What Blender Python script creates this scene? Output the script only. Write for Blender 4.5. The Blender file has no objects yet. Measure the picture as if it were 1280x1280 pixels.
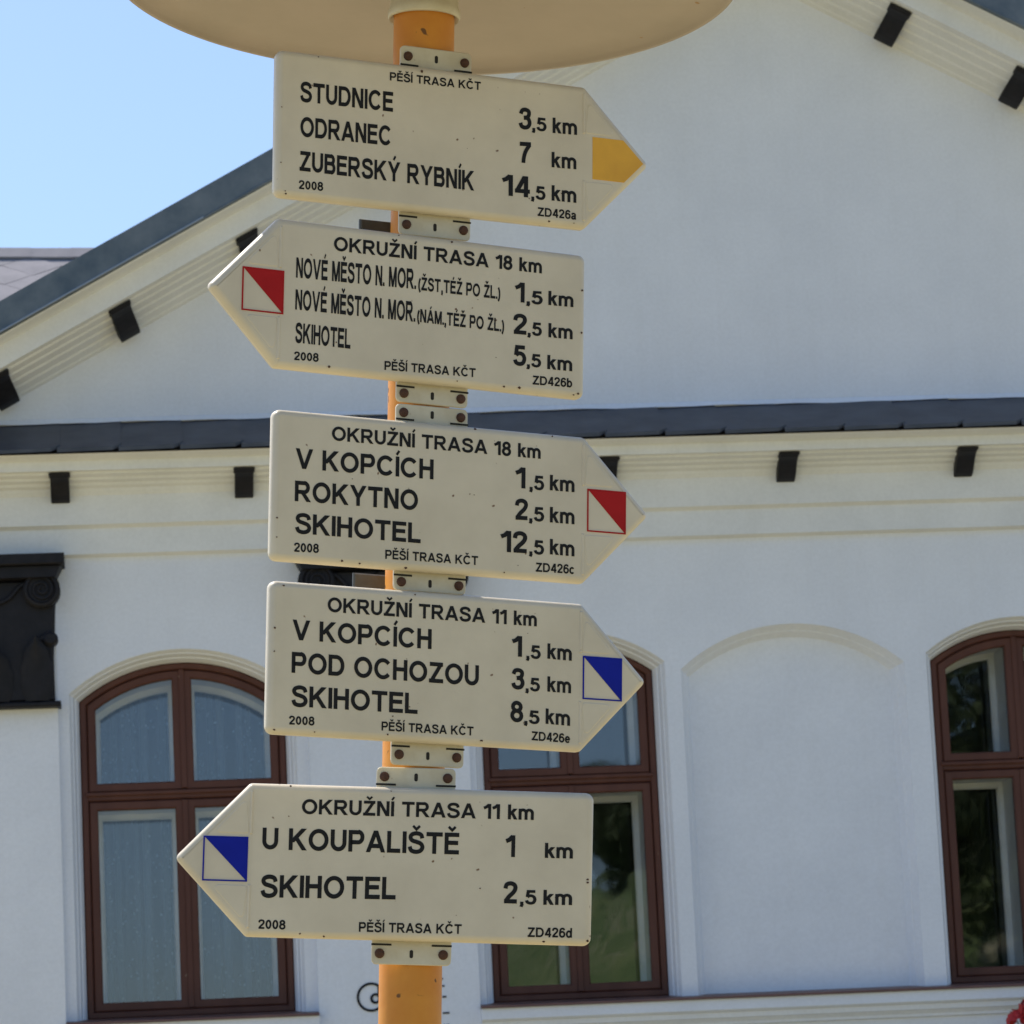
import bpy, bmesh, math, random
from mathutils import Vector, Matrix
from mathutils.geometry import tessellate_polygon
random.seed(7)
S = bpy.context.scene
COL = S.collection
R = math.radians

# ------------------------------------------------------------------ camera, sky, sun, exposure
PITCH, ROLL = R(10.3), R(-2.7)
f_ = Vector((0, math.cos(PITCH), math.sin(PITCH)))
r0 = Vector((1, 0, 0)); u0 = Vector((0, -math.sin(PITCH), math.cos(PITCH)))
r_ = math.cos(ROLL) * r0 + math.sin(ROLL) * u0
u_ = -math.sin(ROLL) * r0 + math.cos(ROLL) * u0
cam = bpy.data.cameras.new('camera'); cam.lens = 140.625; cam.sensor_width = 36
cam.clip_start = 0.1; cam.clip_end = 2000
cam.dof.use_dof = True; cam.dof.focus_distance = 5.3; cam.dof.aperture_fstop = 38
cam_o = bpy.data.objects.new('camera', cam); COL.objects.link(cam_o)
cam_o.matrix_world = Matrix.Translation((0, 0, 1.6)) @ Matrix((r_, u_, -f_)).transposed().to_4x4()
S.camera = cam_o

SUN_EL, SUN_AZ = R(56), R(-46)      # azimuth measured from +Y towards +X
sun_dir = Vector((math.sin(SUN_AZ) * math.cos(SUN_EL), math.cos(SUN_AZ) * math.cos(SUN_EL), math.sin(SUN_EL)))
world = bpy.data.worlds.new('World'); S.world = world; world.use_nodes = True
wn = world.node_tree.nodes; wl = world.node_tree.links
sky = wn.new('ShaderNodeTexSky'); sky.sky_type = 'NISHITA'; sky.sun_disc = False
sky.sun_elevation = SUN_EL; sky.sun_rotation = SUN_AZ
sky.air_density = 1.0; sky.dust_density = 2.0; sky.ozone_density = 4.5; sky.altitude = 600
wl.new(sky.outputs[0], wn['Background'].inputs[0]); wn['Background'].inputs[1].default_value = 0.115
sun = bpy.data.lights.new('sun', 'SUN'); sun.energy = 3.6; sun.angle = R(0.5); sun.color = (1, .94, .84)
sun_o = bpy.data.objects.new('sun', sun); COL.objects.link(sun_o)
sun_o.rotation_euler = (-sun_dir).to_track_quat('-Z', 'Y').to_euler(); sun_o.location = (-8, 10, 30)
S.view_settings.view_transform = 'Standard'; S.view_settings.look = 'None'
S.view_settings.gamma = 1; S.view_settings.use_curve_mapping = False
S.view_settings.exposure = 0.72

# ------------------------------------------------------------------ materials
def mat(name, col, rough=.7, col2=None, scale=8, bump=0, bscale=60, spots=None, spot_scale=60, spot_t=.78, metal=0, coat=0, detail=4, stretch=None, spec=.5):
    m = bpy.data.materials.new(name); m.use_nodes = True
    n = m.node_tree.nodes; l = m.node_tree.links; b = n['Principled BSDF']
    b.inputs['Roughness'].default_value = rough; b.inputs['Metallic'].default_value = metal
    b.inputs['Coat Weight'].default_value = coat; b.inputs['Coat Roughness'].default_value = .15
    b.inputs['Specular IOR Level'].default_value = spec
    b.inputs['Base Color'].default_value = (*col, 1)
    tc = n.new('ShaderNodeTexCoord'); src = tc.outputs['Object']
    if stretch:
        mp = n.new('ShaderNodeMapping'); mp.inputs['Scale'].default_value = stretch; l.new(src, mp.inputs[0]); src2 = mp.outputs[0]
    else: src2 = src
    out = None
    if col2:
        t = n.new('ShaderNodeTexNoise'); t.inputs['Scale'].default_value = scale; t.inputs['Detail'].default_value = detail; t.inputs['Roughness'].default_value = .6
        l.new(src2, t.inputs['Vector'])
        rp = n.new('ShaderNodeValToRGB'); rp.color_ramp.elements[0].position = .32; rp.color_ramp.elements[1].position = .7
        rp.color_ramp.elements[0].color = (*col, 1); rp.color_ramp.elements[1].color = (*col2, 1)
        l.new(t.outputs['Fac'], rp.inputs[0]); out = rp.outputs[0]
        l.new(out, b.inputs['Base Color'])
    if spots:
        t = n.new('ShaderNodeTexNoise'); t.inputs['Scale'].default_value = spot_scale; t.inputs['Detail'].default_value = 1.5
        l.new(src, t.inputs['Vector'])
        rp = n.new('ShaderNodeValToRGB'); rp.color_ramp.elements[0].position = spot_t; rp.color_ramp.elements[1].position = spot_t + .03
        rp.color_ramp.elements[0].color = (0, 0, 0, 1); rp.color_ramp.elements[1].color = (1, 1, 1, 1)
        l.new(t.outputs['Fac'], rp.inputs[0])
        mx = n.new('ShaderNodeMix'); mx.data_type = 'RGBA'; mx.inputs[6].default_value = (*col, 1); mx.inputs[7].default_value = (*spots, 1)
        l.new(rp.outputs[0], mx.inputs[0])
        if out: l.new(out, mx.inputs[6])
        l.new(mx.outputs[2], b.inputs['Base Color'])
    if bump:
        t = n.new('ShaderNodeTexNoise'); t.inputs['Scale'].default_value = bscale; t.inputs['Detail'].default_value = 5
        l.new(src2, t.inputs['Vector'])
        bp = n.new('ShaderNodeBump'); bp.inputs['Strength'].default_value = .6; bp.inputs['Distance'].default_value = bump
        l.new(t.outputs['Fac'], bp.inputs['Height']); l.new(bp.outputs[0], b.inputs['Normal'])
    return m

M = {}
M['plaster'] = mat('white_plaster', (.80, .83, .90), .85, (.73, .76, .83), 1.6, .004, 30, (.45, .42, .38), 9, .80, detail=8, spec=.2)
def plaster_wear(m):
    n = m.node_tree.nodes; l = m.node_tree.links; b = n['Principled BSDF']
    src = b.inputs['Base Color'].links[0].from_socket
    tc = n.new('ShaderNodeTexCoord'); mp = n.new('ShaderNodeMapping'); mp.inputs['Scale'].default_value = (7, 7, .55); l.new(tc.outputs['Object'], mp.inputs[0])
    t = n.new('ShaderNodeTexNoise'); t.inputs['Scale'].default_value = 1.6; t.inputs['Detail'].default_value = 7; t.inputs['Roughness'].default_value = .65; l.new(mp.outputs[0], t.inputs['Vector'])
    rp = n.new('ShaderNodeValToRGB'); rp.color_ramp.elements[0].position = .48; rp.color_ramp.elements[1].position = .80
    rp.color_ramp.elements[0].color = (1, 1, 1, 1); rp.color_ramp.elements[1].color = (.975, .972, .965, 1); l.new(t.outputs['Fac'], rp.inputs[0])
    t2 = n.new('ShaderNodeTexNoise'); t2.inputs['Scale'].default_value = 55; t2.inputs['Detail'].default_value = 3; l.new(tc.outputs['Object'], t2.inputs['Vector'])
    r2 = n.new('ShaderNodeValToRGB'); r2.color_ramp.elements[0].position = .3; r2.color_ramp.elements[1].position = .7
    r2.color_ramp.elements[0].color = (.965, .965, .965, 1); r2.color_ramp.elements[1].color = (1.02, 1.02, 1.02, 1); l.new(t2.outputs['Fac'], r2.inputs[0])
    a = n.new('ShaderNodeMix'); a.data_type = 'RGBA'; a.blend_type = 'MULTIPLY'; a.inputs[0].default_value = 1; l.new(src, a.inputs[6]); l.new(rp.outputs[0], a.inputs[7])
    c = n.new('ShaderNodeMix'); c.data_type = 'RGBA'; c.blend_type = 'MULTIPLY'; c.inputs[0].default_value = 1; l.new(a.outputs[2], c.inputs[6]); l.new(r2.outputs[0], c.inputs[7])
    l.new(c.outputs[2], b.inputs['Base Color'])
plaster_wear(M['plaster'])
M['trim'] = mat('cream_trim', (.79, .805, .82), .8, (.72, .735, .75), 3, .002, 40, spec=.2)
plaster_wear(M['trim'])
M['slate'] = mat('slate', (.042, .048, .062), .55, (.075, .082, .10), 5, .002, 50)
M['zinc_glint'] = mat('zinc_lip_painted_glint', (.34, .38, .42), .4, metal=.3)  # paler copy of the zinc: light caught by the lip, put into its colour
M['zinc'] = mat('zinc_sheet', (.085, .115, .145), .5, (.19, .215, .235), 5, .001, 8, metal=.3, detail=9)
M['roof_tile'] = mat('grey_roof_tile', (.30, .28, .30), .8, (.22, .21, .23), 3, .002, 30)
M['roof_dark'] = mat('roof_underlay', (.05, .045, .05), .9)
M['black'] = mat('black_paint', (.006, .006, .009), .6, (.013, .012, .016), 14, .002, 40, spec=.3)
M['wood'] = mat('brown_window_paint', (.082, .030, .021), .5, (.12, .046, .032), 6, .0008, 25, (.30, .22, .17), 22, .79, stretch=(1, 1, .25), spec=.3)
M['flash'] = mat('brown_sill_metal', (.13, .06, .045), .5, (.18, .09, .07), 6)
M['white_wood'] = mat('white_inner_frame', (.86, .88, .90), .5, (.78, .79, .79), 9)
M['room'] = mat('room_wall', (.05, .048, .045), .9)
M['sign'] = mat('cream_sign_enamel', (.68, .61, .475), .42, (.585, .52, .40), 9, .0003, 150, (.17, .09, .04), 70, .735, coat=.12)
M['bracket'] = mat('cream_bracket', (.62, .58, .46), .45, (.50, .44, .31), 22, spots=(.2, .1, .05), spot_scale=60, spot_t=.70)
M['ink'] = mat('black_print', (.008, .008, .009), .6, spec=.25)
M['yellow'] = mat('yellow_print', (.78, .42, .035), .5, (.68, .35, .03), 20)
M['red'] = mat('red_print', (.42, .010, .012), .55, (.35, .008, .010), 20, spec=.2)
M['blue'] = mat('blue_print', (.006, .016, .33), .55, (.005, .013, .28), 20, spec=.15)
M['pole'] = mat('orange_pole_paint', (.66, .29, .05), .5, (.57, .215, .035), 14, .0005, 60, (.17, .08, .03), 60, .70, spec=.25)
M['canopy'] = mat('cream_canopy_paint', (.395, .335, .295), .5, (.35, .30, .26), 7, .0004, 60, (.30, .17, .06), 40, .765)
M['rust'] = mat('rusty_bolt', (.05, .022, .014), .8, (.10, .04, .02), 180, .0005, 300)
M['steel'] = mat('grey_steel', (.07, .08, .09), .6, (.05, .055, .06), 60)
M['dark'] = mat('slot_shade_and_soil', (.02, .018, .015), .9)  # soil, and the shade inside slots put into colour
M['petal'] = mat('red_petal', (.55, .03, .03), .6, (.36, .015, .02), 60)
M['leaf'] = mat('green_leaf', (.05, .11, .025), .6, (.08, .15, .04), 30)
M['terracotta'] = mat('terracotta', (.35, .14, .07), .85, (.28, .11, .06), 12)
M['ground'] = mat('sunlit_paving', (.40, .335, .18), .95, (.31, .26, .14), .6, .01, 3, detail=8)
M['grass'] = mat('meadow_grass', (.045, .10, .02), .95, (.20, .23, .09), .55, .05, 2, (.30, .28, .18), 1.1, .62, detail=10)
M['wood_far'] = mat('tree_leaves', (.035, .05, .022), .9, (.09, .12, .05), .5)

def glass_mat():
    m = bpy.data.materials.new('window_glass'); m.use_nodes = True
    n = m.node_tree.nodes; l = m.node_tree.links; n.remove(n['Principled BSDF'])
    o = n['Material Output']; tr = n.new('ShaderNodeBsdfTransparent'); tr.inputs[0].default_value = (.93, .95, .96, 1)
    gl = n.new('ShaderNodeBsdfGlossy'); gl.inputs['Roughness'].default_value = .018; gl.inputs[0].default_value = (.95, .97, 1, 1)
    fr = n.new('ShaderNodeFresnel'); fr.inputs[0].default_value = 1.5
    ma = n.new('ShaderNodeMath'); ma.operation = 'MULTIPLY_ADD'; ma.inputs[1].default_value = .9; ma.inputs[2].default_value = .04
    l.new(fr.outputs[0], ma.inputs[0])
    mx = n.new('ShaderNodeMixShader'); l.new(ma.outputs[0], mx.inputs[0]); l.new(tr.outputs[0], mx.inputs[1]); l.new(gl.outputs[0], mx.inputs[2])
    tc = n.new('ShaderNodeTexCoord'); t = n.new('ShaderNodeTexNoise'); t.inputs['Scale'].default_value = 2.2; t.inputs['Detail'].default_value = 2
    bp = n.new('ShaderNodeBump'); bp.inputs['Distance'].default_value = .0012; bp.inputs['Strength'].default_value = 1
    l.new(tc.outputs['Object'], t.inputs['Vector']); l.new(t.outputs['Fac'], bp.inputs['Height']); l.new(bp.outputs[0], gl.inputs['Normal'])
    l.new(mx.outputs[0], o.inputs[0]); return m
M['glass'] = glass_mat()
def lace_mat():
    m = bpy.data.materials.new('lace_curtain'); m.use_nodes = True
    n = m.node_tree.nodes; l = m.node_tree.links; n.remove(n['Principled BSDF']); o = n['Material Output']
    d = n.new('ShaderNodeBsdfDiffuse'); d.inputs[0].default_value = (.45, .54, .68, 1)
    ts = n.new('ShaderNodeBsdfTranslucent'); ts.inputs[0].default_value = (.25, .28, .32, 1)
    a = n.new('ShaderNodeMixShader'); a.inputs[0].default_value = .3; l.new(d.outputs[0], a.inputs[1]); l.new(ts.outputs[0], a.inputs[2])
    tr = n.new('ShaderNodeBsdfTransparent')
    tc = n.new('ShaderNodeTexCoord'); v = n.new('ShaderNodeTexVoronoi'); v.inputs['Scale'].default_value = 26
    l.new(tc.outputs['Object'], v.inputs['Vector'])
    rp = n.new('ShaderNodeValToRGB'); rp.color_ramp.elements[0].position = .12; rp.color_ramp.elements[1].position = .22
    rp.color_ramp.elements[0].color = (.70, .70, .70, 1); rp.color_ramp.elements[1].color = (.04, .04, .04, 1)
    l.new(v.outputs['Distance'], rp.inputs[0])
    lw = n.new('ShaderNodeLayerWeight'); lw.inputs[0].default_value = .6
    mm = n.new('ShaderNodeMath'); mm.operation = 'MULTIPLY_ADD'; mm.use_clamp = True; mm.inputs[1].default_value = .95; l.new(lw.outputs['Facing'], mm.inputs[0]); l.new(rp.outputs[0], mm.inputs[2])
    mx = n.new('ShaderNodeMixShader'); l.new(mm.outputs[0], mx.inputs[0]); l.new(tr.outputs[0], mx.inputs[1]); l.new(a.outputs[0], mx.inputs[2])
    l.new(mx.outputs[0], o.inputs[0]); return m
M['lace'] = lace_mat()

# ------------------------------------------------------------------ helpers
def link(name, me, material, parent=None, loc=None, rot=None, smooth=False):
    o = bpy.data.objects.new(name, me); COL.objects.link(o)
    if material and not me.materials: me.materials.append(material)
    if parent: o.parent = parent
    if loc: o.location = loc
    if rot: o.rotation_euler = rot
    if smooth:
        for p in me.polygons: p.use_smooth = True
    return o
def mesh(name, verts, faces):
    me = bpy.data.meshes.new(name); me.from_pydata([tuple(v) for v in verts], [], faces); me.update(); return me
def obj(name, vf, material, parent=None, **k):
    return link(name, mesh(name, *vf), material, parent, **k)
def merge(*vfs):
    V, Fc = [], []
    for v, f in vfs:
        n = len(V); V += list(v); Fc += [tuple(i + n for i in q) for q in f]
    return V, Fc
def thing(name, label, cat, loc=(0, 0, 0), rot=(0, 0, 0), group=None):
    o = bpy.data.objects.new(name, None); COL.objects.link(o); o.location = loc; o.rotation_euler = rot
    o.empty_display_size = .1
    o['label'] = label; o['category'] = cat
    if group: o['group'] = group
    return o
def box(x0, x1, y0, y1, z0, z1):
    V = [(x, y, z) for x in (x0, x1) for y in (y0, y1) for z in (z0, z1)]
    return V, [(0, 1, 3, 2), (4, 6, 7, 5), (0, 4, 5, 1), (2, 3, 7, 6), (0, 2, 6, 4), (1, 5, 7, 3)]
def bevbox(x0, x1, y0, y1, z0, z1, b=.004):
    # box whose front (-y) edges are chamfered
    P = [(x0, z0), (x1, z0), (x1, z1), (x0, z1)]
    return loft(P, [(0, y1), (0, y0 + b), (b, y0)], cap=True, back=True)
def inset(P, d):
    # inward offset of a convex counter-clockwise polygon in (x,z)
    n = len(P); out = []
    for i in range(n):
        a, b, c = Vector(P[i - 1]), Vector(P[i]), Vector(P[(i + 1) % n])
        e1 = (b - a).normalized(); e2 = (c - b).normalized()
        n1 = Vector((-e1.y, e1.x)); n2 = Vector((-e2.y, e2.x)); k = 1 + n1.dot(n2)
        out.append(tuple(b + (n1 + n2) * (d / max(k, .2))))
    return out
def loft(P, prof, cap=False, back=False, inner=None):
    V, Fc = [], []; n = len(P)
    for d, y in prof:
        Q = inset(P, d) if d else P
        V += [(q[0], y, q[1]) for q in Q]
    for k in range(len(prof) - 1):
        for i in range(n):
            j = (i + 1) % n
            Fc.append((k * n + i, k * n + j, (k + 1) * n + j, (k + 1) * n + i))
    if cap: Fc.append(tuple(range((len(prof) - 1) * n, len(prof) * n)))
    if back: Fc.append(tuple(reversed(range(n))))
    return V, Fc
def ring(P, w, y0, y1, b=.006):
    return loft(P, [(0, y1), (0, y0 + b), (b, y0), (w - b, y0), (w, y0 + b), (w, y1)])
def round_poly(P, r, n=5):
    out = []
    for i in range(len(P)):
        a, b, c = Vector(P[i - 1]), Vector(P[i]), Vector(P[(i + 1) % len(P)])
        rr = r[i] if isinstance(r, (list, tuple)) else r
        e1 = (a - b).normalized(); e2 = (c - b).normalized(); ang = e1.angle(e2); t = rr / math.tan(ang / 2)
        p1 = b + e1 * t; p2 = b + e2 * t; cen = b + (e1 + e2).normalized() * (rr / math.sin(ang / 2))
        a1 = math.atan2(p1.y - cen.y, p1.x - cen.x); a2 = math.atan2(p2.y - cen.y, p2.x - cen.x)
        da = (a2 - a1 + math.pi) % (2 * math.pi) - math.pi
        out += [(cen.x + rr * math.cos(a1 + da * k / n), cen.y + rr * math.sin(a1 + da * k / n)) for k in range(n + 1)]
    return out
def lathe(prof, n=48, cap0=False, cap1=False):
    V = [(r * math.cos(2 * math.pi * i / n), r * math.sin(2 * math.pi * i / n), z) for r, z in prof for i in range(n)]
    Fc = [(k * n + i, k * n + (i + 1) % n, (k + 1) * n + (i + 1) % n, (k + 1) * n + i) for k in range(len(prof) - 1) for i in range(n)]
    if cap0: Fc.append(tuple(reversed(range(n))))
    if cap1: Fc.append(tuple(range((len(prof) - 1) * n, len(prof) * n)))
    return V, Fc
def extrude_path(prof, pts, closed=False):
    # prof: list of (z,o) ; pts: list of functions placing (z,o) -> xyz
    n = len(prof); V = [p(z, o) for p in pts for z, o in prof]
    Fc = [(k * n + i, (k + 1) * n + i, (k + 1) * n + i + 1, k * n + i + 1) for k in range(len(pts) - 1) for i in range(n - 1)]
    if closed: Fc += [tuple(range(n)), tuple(reversed(range((len(pts) - 1) * n, len(pts) * n)))]
    return V, Fc
def prism(P, axis, a0, a1):
    # closed outline P extruded between a0 and a1 ; axis 'x': P=(y,z), axis 'y': P=(x,z)
    n = len(P)
    V = [((a, p, q) if axis == 'x' else (p, a, q)) for a in (a0, a1) for p, q in P]
    return V, [(i, (i + 1) % n, n + (i + 1) % n, n + i) for i in range(n)] + [tuple(reversed(range(n))), tuple(range(n, 2 * n))]
def tube(pts, r, n=6, y=0):
    # round wire through (x,z) points
    V, Fc = [], []
    m = len(pts)
    for k, p in enumerate(pts):
        a = Vector(pts[max(k - 1, 0)]); b = Vector(pts[min(k + 1, m - 1)]); t = (b - a).normalized(); nn = Vector((-t.y, t.x))
        rr = r[k] if isinstance(r, list) else r
        for i in range(n):
            an = 2 * math.pi * i / n
            V.append((p[0] + nn.x * rr * math.cos(an), y + rr * math.sin(an), p[1] + nn.y * rr * math.cos(an)))
    Fc = [(k * n + i, k * n + (i + 1) % n, (k + 1) * n + (i + 1) % n, (k + 1) * n + i) for k in range(m - 1) for i in range(n)]
    return V, Fc
def dup(o, parent, loc=None, rot=None):
    c = o.copy(); COL.objects.link(c); c.parent = parent
    if loc: c.location = loc
    if rot: c.rotation_euler = rot
    return c

# ------------------------------------------------------------------ lettering: a plain grotesque drawn with strokes (cap height 1)
HS = .098
def arc(cx, cy, rx, ry, a0, a1, n=14):
    return [(cx + rx * math.cos(R(a0 + (a1 - a0) * i / n)), cy + ry * math.sin(R(a0 + (a1 - a0) * i / n))) for i in range(n + 1)]
def cat(pts, n=5):
    out = []
    P = [pts[0]] + pts + [pts[-1]]
    for i in range(1, len(P) - 2):
        for k in range(n):
            t = k / n; a, b, c, d = P[i - 1:i + 3]
            out.append(tuple(.5 * (2 * b[j] + (c[j] - a[j]) * t + (2 * a[j] - 5 * b[j] + 4 * c[j] - d[j]) * t * t + (3 * b[j] - a[j] - 3 * c[j] + d[j]) * t ** 3) for j in (0, 1)))
    return out + [pts[-1]]
def glyph(ch):
    """width, strokes; a stroke is ('s', pts, closed) mitred or ('d', p, q) with level-cut ends"""
    b, t = HS, 1 - HS; s = lambda *p: ('s', list(p), False); d = lambda p, q: ('d', p, q)
    X = .735; xt = X - HS * .9
    base = {'Ž': 'Z', 'Í': 'I', 'Ý': 'Y', 'Ě': 'E', 'Š': 'S', 'Č': 'C', 'É': 'E', 'Á': 'A'}
    if ch in base:
        w, st = glyph(base[ch]); c = w / 2
        if ch in 'ŽĚŠČ': st = st + [('a', [(c - .17, 1.27), (c, 1.11), (c + .17, 1.27)])]
        else: st = st + [('a', [(c - .04, 1.08), (c + .10, 1.29)])]
        return w, st
    if ch == 'I': return .17, [s((b, 0), (b, 1))]
    if ch == 'L': return .66, [s((b, 1), (b, b), (.66, b))]
    if ch == 'T': return .80, [s((0, t), (.8, t)), s((.4, t), (.4, 0))]
    if ch == 'E': return .72, [s((.72, t), (b, t), (b, b), (.72, b)), s((b, .53), (.67, .53))]
    if ch == 'H': return .78, [s((b, 0), (b, 1)), s((.78 - b, 0), (.78 - b, 1)), s((b, .53), (.78 - b, .53))]
    if ch == 'U': return .78, [s(*([(b, 1)] + arc(.39, .39, .39 - b, .39 - b, 180, 360) + [(.78 - b, 1)]))]
    if ch == 'O': return .98, [('s', arc(.49, .5, .49 - b, .51 - b, 0, 360, 28)[:-1], True)]
    if ch == 'C': return .92, [s(*arc(.48, .5, .48 - b, .51 - b, 38, 322, 24))]
    if ch == 'D': return .85, [('s', [(b, b), (b, t), (.42, t)] + arc(.42, .5, .43 - b, .5 - b, 85, -85, 12) + [(.42, b)], True)]
    if ch == 'P': return .78, [s((b, 0), (b, t), (.48, t), *arc(.48, .68, .30 - b, .24 , 80, -80, 9), (.48, .44), (b, .44))]
    if ch == 'R': return .86, [s((b, 0), (b, t), (.5, t), *arc(.5, .69, .31 - b, .225, 80, -80, 9), (.5, .465), (b, .465)), d((.42, .44), (.76, 0))]
    if ch == 'B': return .78, [s((.46, .53), (b, .53), (b, t), (.46, t), *arc(.46, .723, .28 - b, .193, 80, -80, 8), (.46, .53)), s((b, .53), (b, b), (.48, b), *arc(.48, .306, .30 - b, .223, -80, 80, 8), (.46, .53))]
    if ch == 'N': return .79, [s((b, 0), (b, 1)), s((.79 - b, 0), (.79 - b, 1)), d((b + .02, 1), (.77 - b, 0))]
    if ch == 'M': return .93, [s((b, 0), (b, 1)), s((.93 - b, 0), (.93 - b, 1)), d((b + .03, 1), (.465, 0)), d((.90 - b, 1), (.465, 0))]
    if ch == 'A': return .92, [d((.09, 0), (.46, 1)), d((.83, 0), (.46, 1)), s((.22, .29), (.70, .29))]
    if ch == 'V': return .90, [d((.09, 1), (.45, 0)), d((.81, 1), (.45, 0))]
    if ch == 'K': return .87, [s((b, 0), (b, 1)), d((.74, 1), (.13, .36)), d((.34, .60), (.77, 0))]
    if ch == 'Y': return .88, [d((.10, 1), (.44, .42)), d((.78, 1), (.44, .42)), s((.44, .46), (.44, 0))]
    if ch == 'Z': return .78, [s((.04, t), (.76, t)), s((0, b), (.78, b)), d((.66, .93), (.12, .07))]
    if ch == 'S': return .80, [s(*cat([(.70, .70), (.63, .865), (.41, .925), (.19, .87), (.115, .74), (.20, .60), (.42, .53), (.63, .45), (.715, .29), (.62, .13), (.40, .072), (.17, .13), (.085, .31)]))]
    if ch == '0': return .62, [('s', arc(.31, .5, .31 - b, .5 - b, 0, 360, 22)[:-1], True)]
    if ch == '1': return .46, [s((.37, 0), (.37, 1)), ('s', [(.0, .72), (.17, .79), (.33, .95)], False)]
    if ch == '2': return .64, [s(*cat([(.08, .68), (.13, .86), (.32, .925), (.50, .86), (.55, .70), (.46, .52), (.24, .30), (.10, .10)])), s((.02, b), (.63, b))]
    if ch == '3': return .64, [s(*cat([(.09, .72), (.16, .88), (.32, .925), (.49, .86), (.52, .72), (.45, .58), (.25, .535)])), s(*cat([(.25, .535), (.46, .51), (.555, .31), (.48, .13), (.31, .072), (.14, .13), (.075, .29)]))]
    if ch == '4': return .68, [s((.50, 0), (.50, 1)), s((0, .28), (.68, .28)), d((.46, 1), (.10, .28))]
    if ch == '5': return .64, [s((.58, t), (.17, t), (.12, .50)), s(*cat([(.12, .50), (.22, .58), (.35, .60), (.50, .52), (.56, .33), (.48, .13), (.31, .072), (.14, .13), (.075, .27)]))]
    if ch == '6': return .64, [('s', arc(.33, .335, .245, .26, 0, 360, 18)[:-1], True), s(*cat([(.09, .36), (.10, .60), (.17, .84), (.34, .925), (.48, .89), (.55, .76)]))]
    if ch == '7': return .62, [s((.02, t), (.60, t)), s(*cat([(.54, .88), (.34, .58), (.24, .28), (.21, 0)]))]
    if ch == '8': return .64, [('s', arc(.32, .73, .205, .195, 0, 360, 16)[:-1], True), ('s', arc(.32, .305, .24, .23, 0, 360, 18)[:-1], True)]
    if ch == 'k': return .58, [s((b, 0), (b, 1)), d((.48, .73), (.12, .30)), d((.26, .46), (.50, 0))]
    if ch == 'm': return .96, [s((b, 0), (b, .735)), s(*([(b, .44)] + arc(.28, .45, .20, .21, 165, 0, 8) + [(.48, 0)])), s(*([(.48, .44)] + arc(.68, .45, .20, .21, 165, 0, 8) + [(.88, 0)]))]
    if ch == 'a': return .60, [s(*cat([(.09, .52), (.16, .64), (.30, .67), (.44, .62), (.48, .50), (.48, .20), (.53, 0)])), s(*cat([(.48, .40), (.20, .34), (.08, .20), (.18, .07), (.36, .10), (.47, .24)]))]
    if ch == 'b': return .62, [s((b, 0), (b, 1)), ('s', arc(.33, .36, .22, .30, 0, 360, 18)[:-1], True)]
    if ch == 'd': return .62, [s((.54, 0), (.54, 1)), ('s', arc(.30, .36, .22, .30, 0, 360, 18)[:-1], True)]
    if ch == 'c': return .58, [s(*arc(.31, .36, .23, .30, 40, 320, 18))]
    if ch == 'e': return .60, [s(*([(.09, .37), (.52, .37)] + arc(.305, .36, .225, .30, 5, 325, 18)))]
    if ch == '.': return .18, [s((.09, 0), (.09, .18))]
    if ch == ',': return .20, [s((.10, 0), (.10, .17)), s((.13, .02), (.06, -.19))]
    if ch == '(': return .30, [s(*arc(.55, .36, .45, .66, 128, 232, 10))]
    if ch == ')': return .30, [s(*arc(-.25, .36, .45, .66, 52, -52, 10))]
    return .42, []
def stroke_mesh(kind, *a):
    if kind == 'd':
        (x0, y0), (x1, y1) = a; L = math.hypot(x1 - x0, y1 - y0); k = HS * L / abs(y1 - y0)
        return [(x0 - k, y0), (x0 + k, y0), (x1 + k, y1), (x1 - k, y1)], [(0, 1, 2, 3)]
    pts = a[0]; closed = a[1] if kind == 's' else False; h = HS if kind == 's' else .062
    n = len(pts); V = []
    for i, p in enumerate(pts):
        p = Vector(p)
        e1 = (p - Vector(pts[i - 1])).normalized() if (i or closed) else None
        e2 = (Vector(pts[(i + 1) % n]) - p).normalized() if (i < n - 1 or closed) else None
        if e1 is None: e1 = e2
        if e2 is None: e2 = e1
        n1 = Vector((-e1.y, e1.x)); n2 = Vector((-e2.y, e2.x)); o = (n1 + n2) * (h / max(1 + n1.dot(n2), .35))
        V += [tuple(p + o), tuple(p - o)]
    return V, [(2 * i, 2 * i + 1, 2 * ((i + 1) % n) + 1, 2 * ((i + 1) % n)) for i in range(n if closed else n - 1)]
def text_vf(txt, x0, z0, x1, z1, cap, y):
    """writes txt from (x0,z0) to (x1,z1) with the given cap height, on the plane y"""
    V, Fc, x = [], [], 0; lay = 0
    for ch in txt:
        w, st = glyph(ch)
        for k, sdef in enumerate(st):
            v, f = stroke_mesh(*sdef); m = len(V)
            V += [(p[0] + x, p[1], k) for p in v]; Fc += [tuple(i + m for i in q) for q in f]
        x += w + (.10 if st else 0)
    tot = x - .10
    sx = (x1 - x0) / tot; sl = (z1 - z0) / (x1 - x0)
    return [(x0 + p[0] * sx, y - p[2] * 2e-5, z0 + p[0] * sx * sl + p[1] * cap) for p in V], Fc

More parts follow.
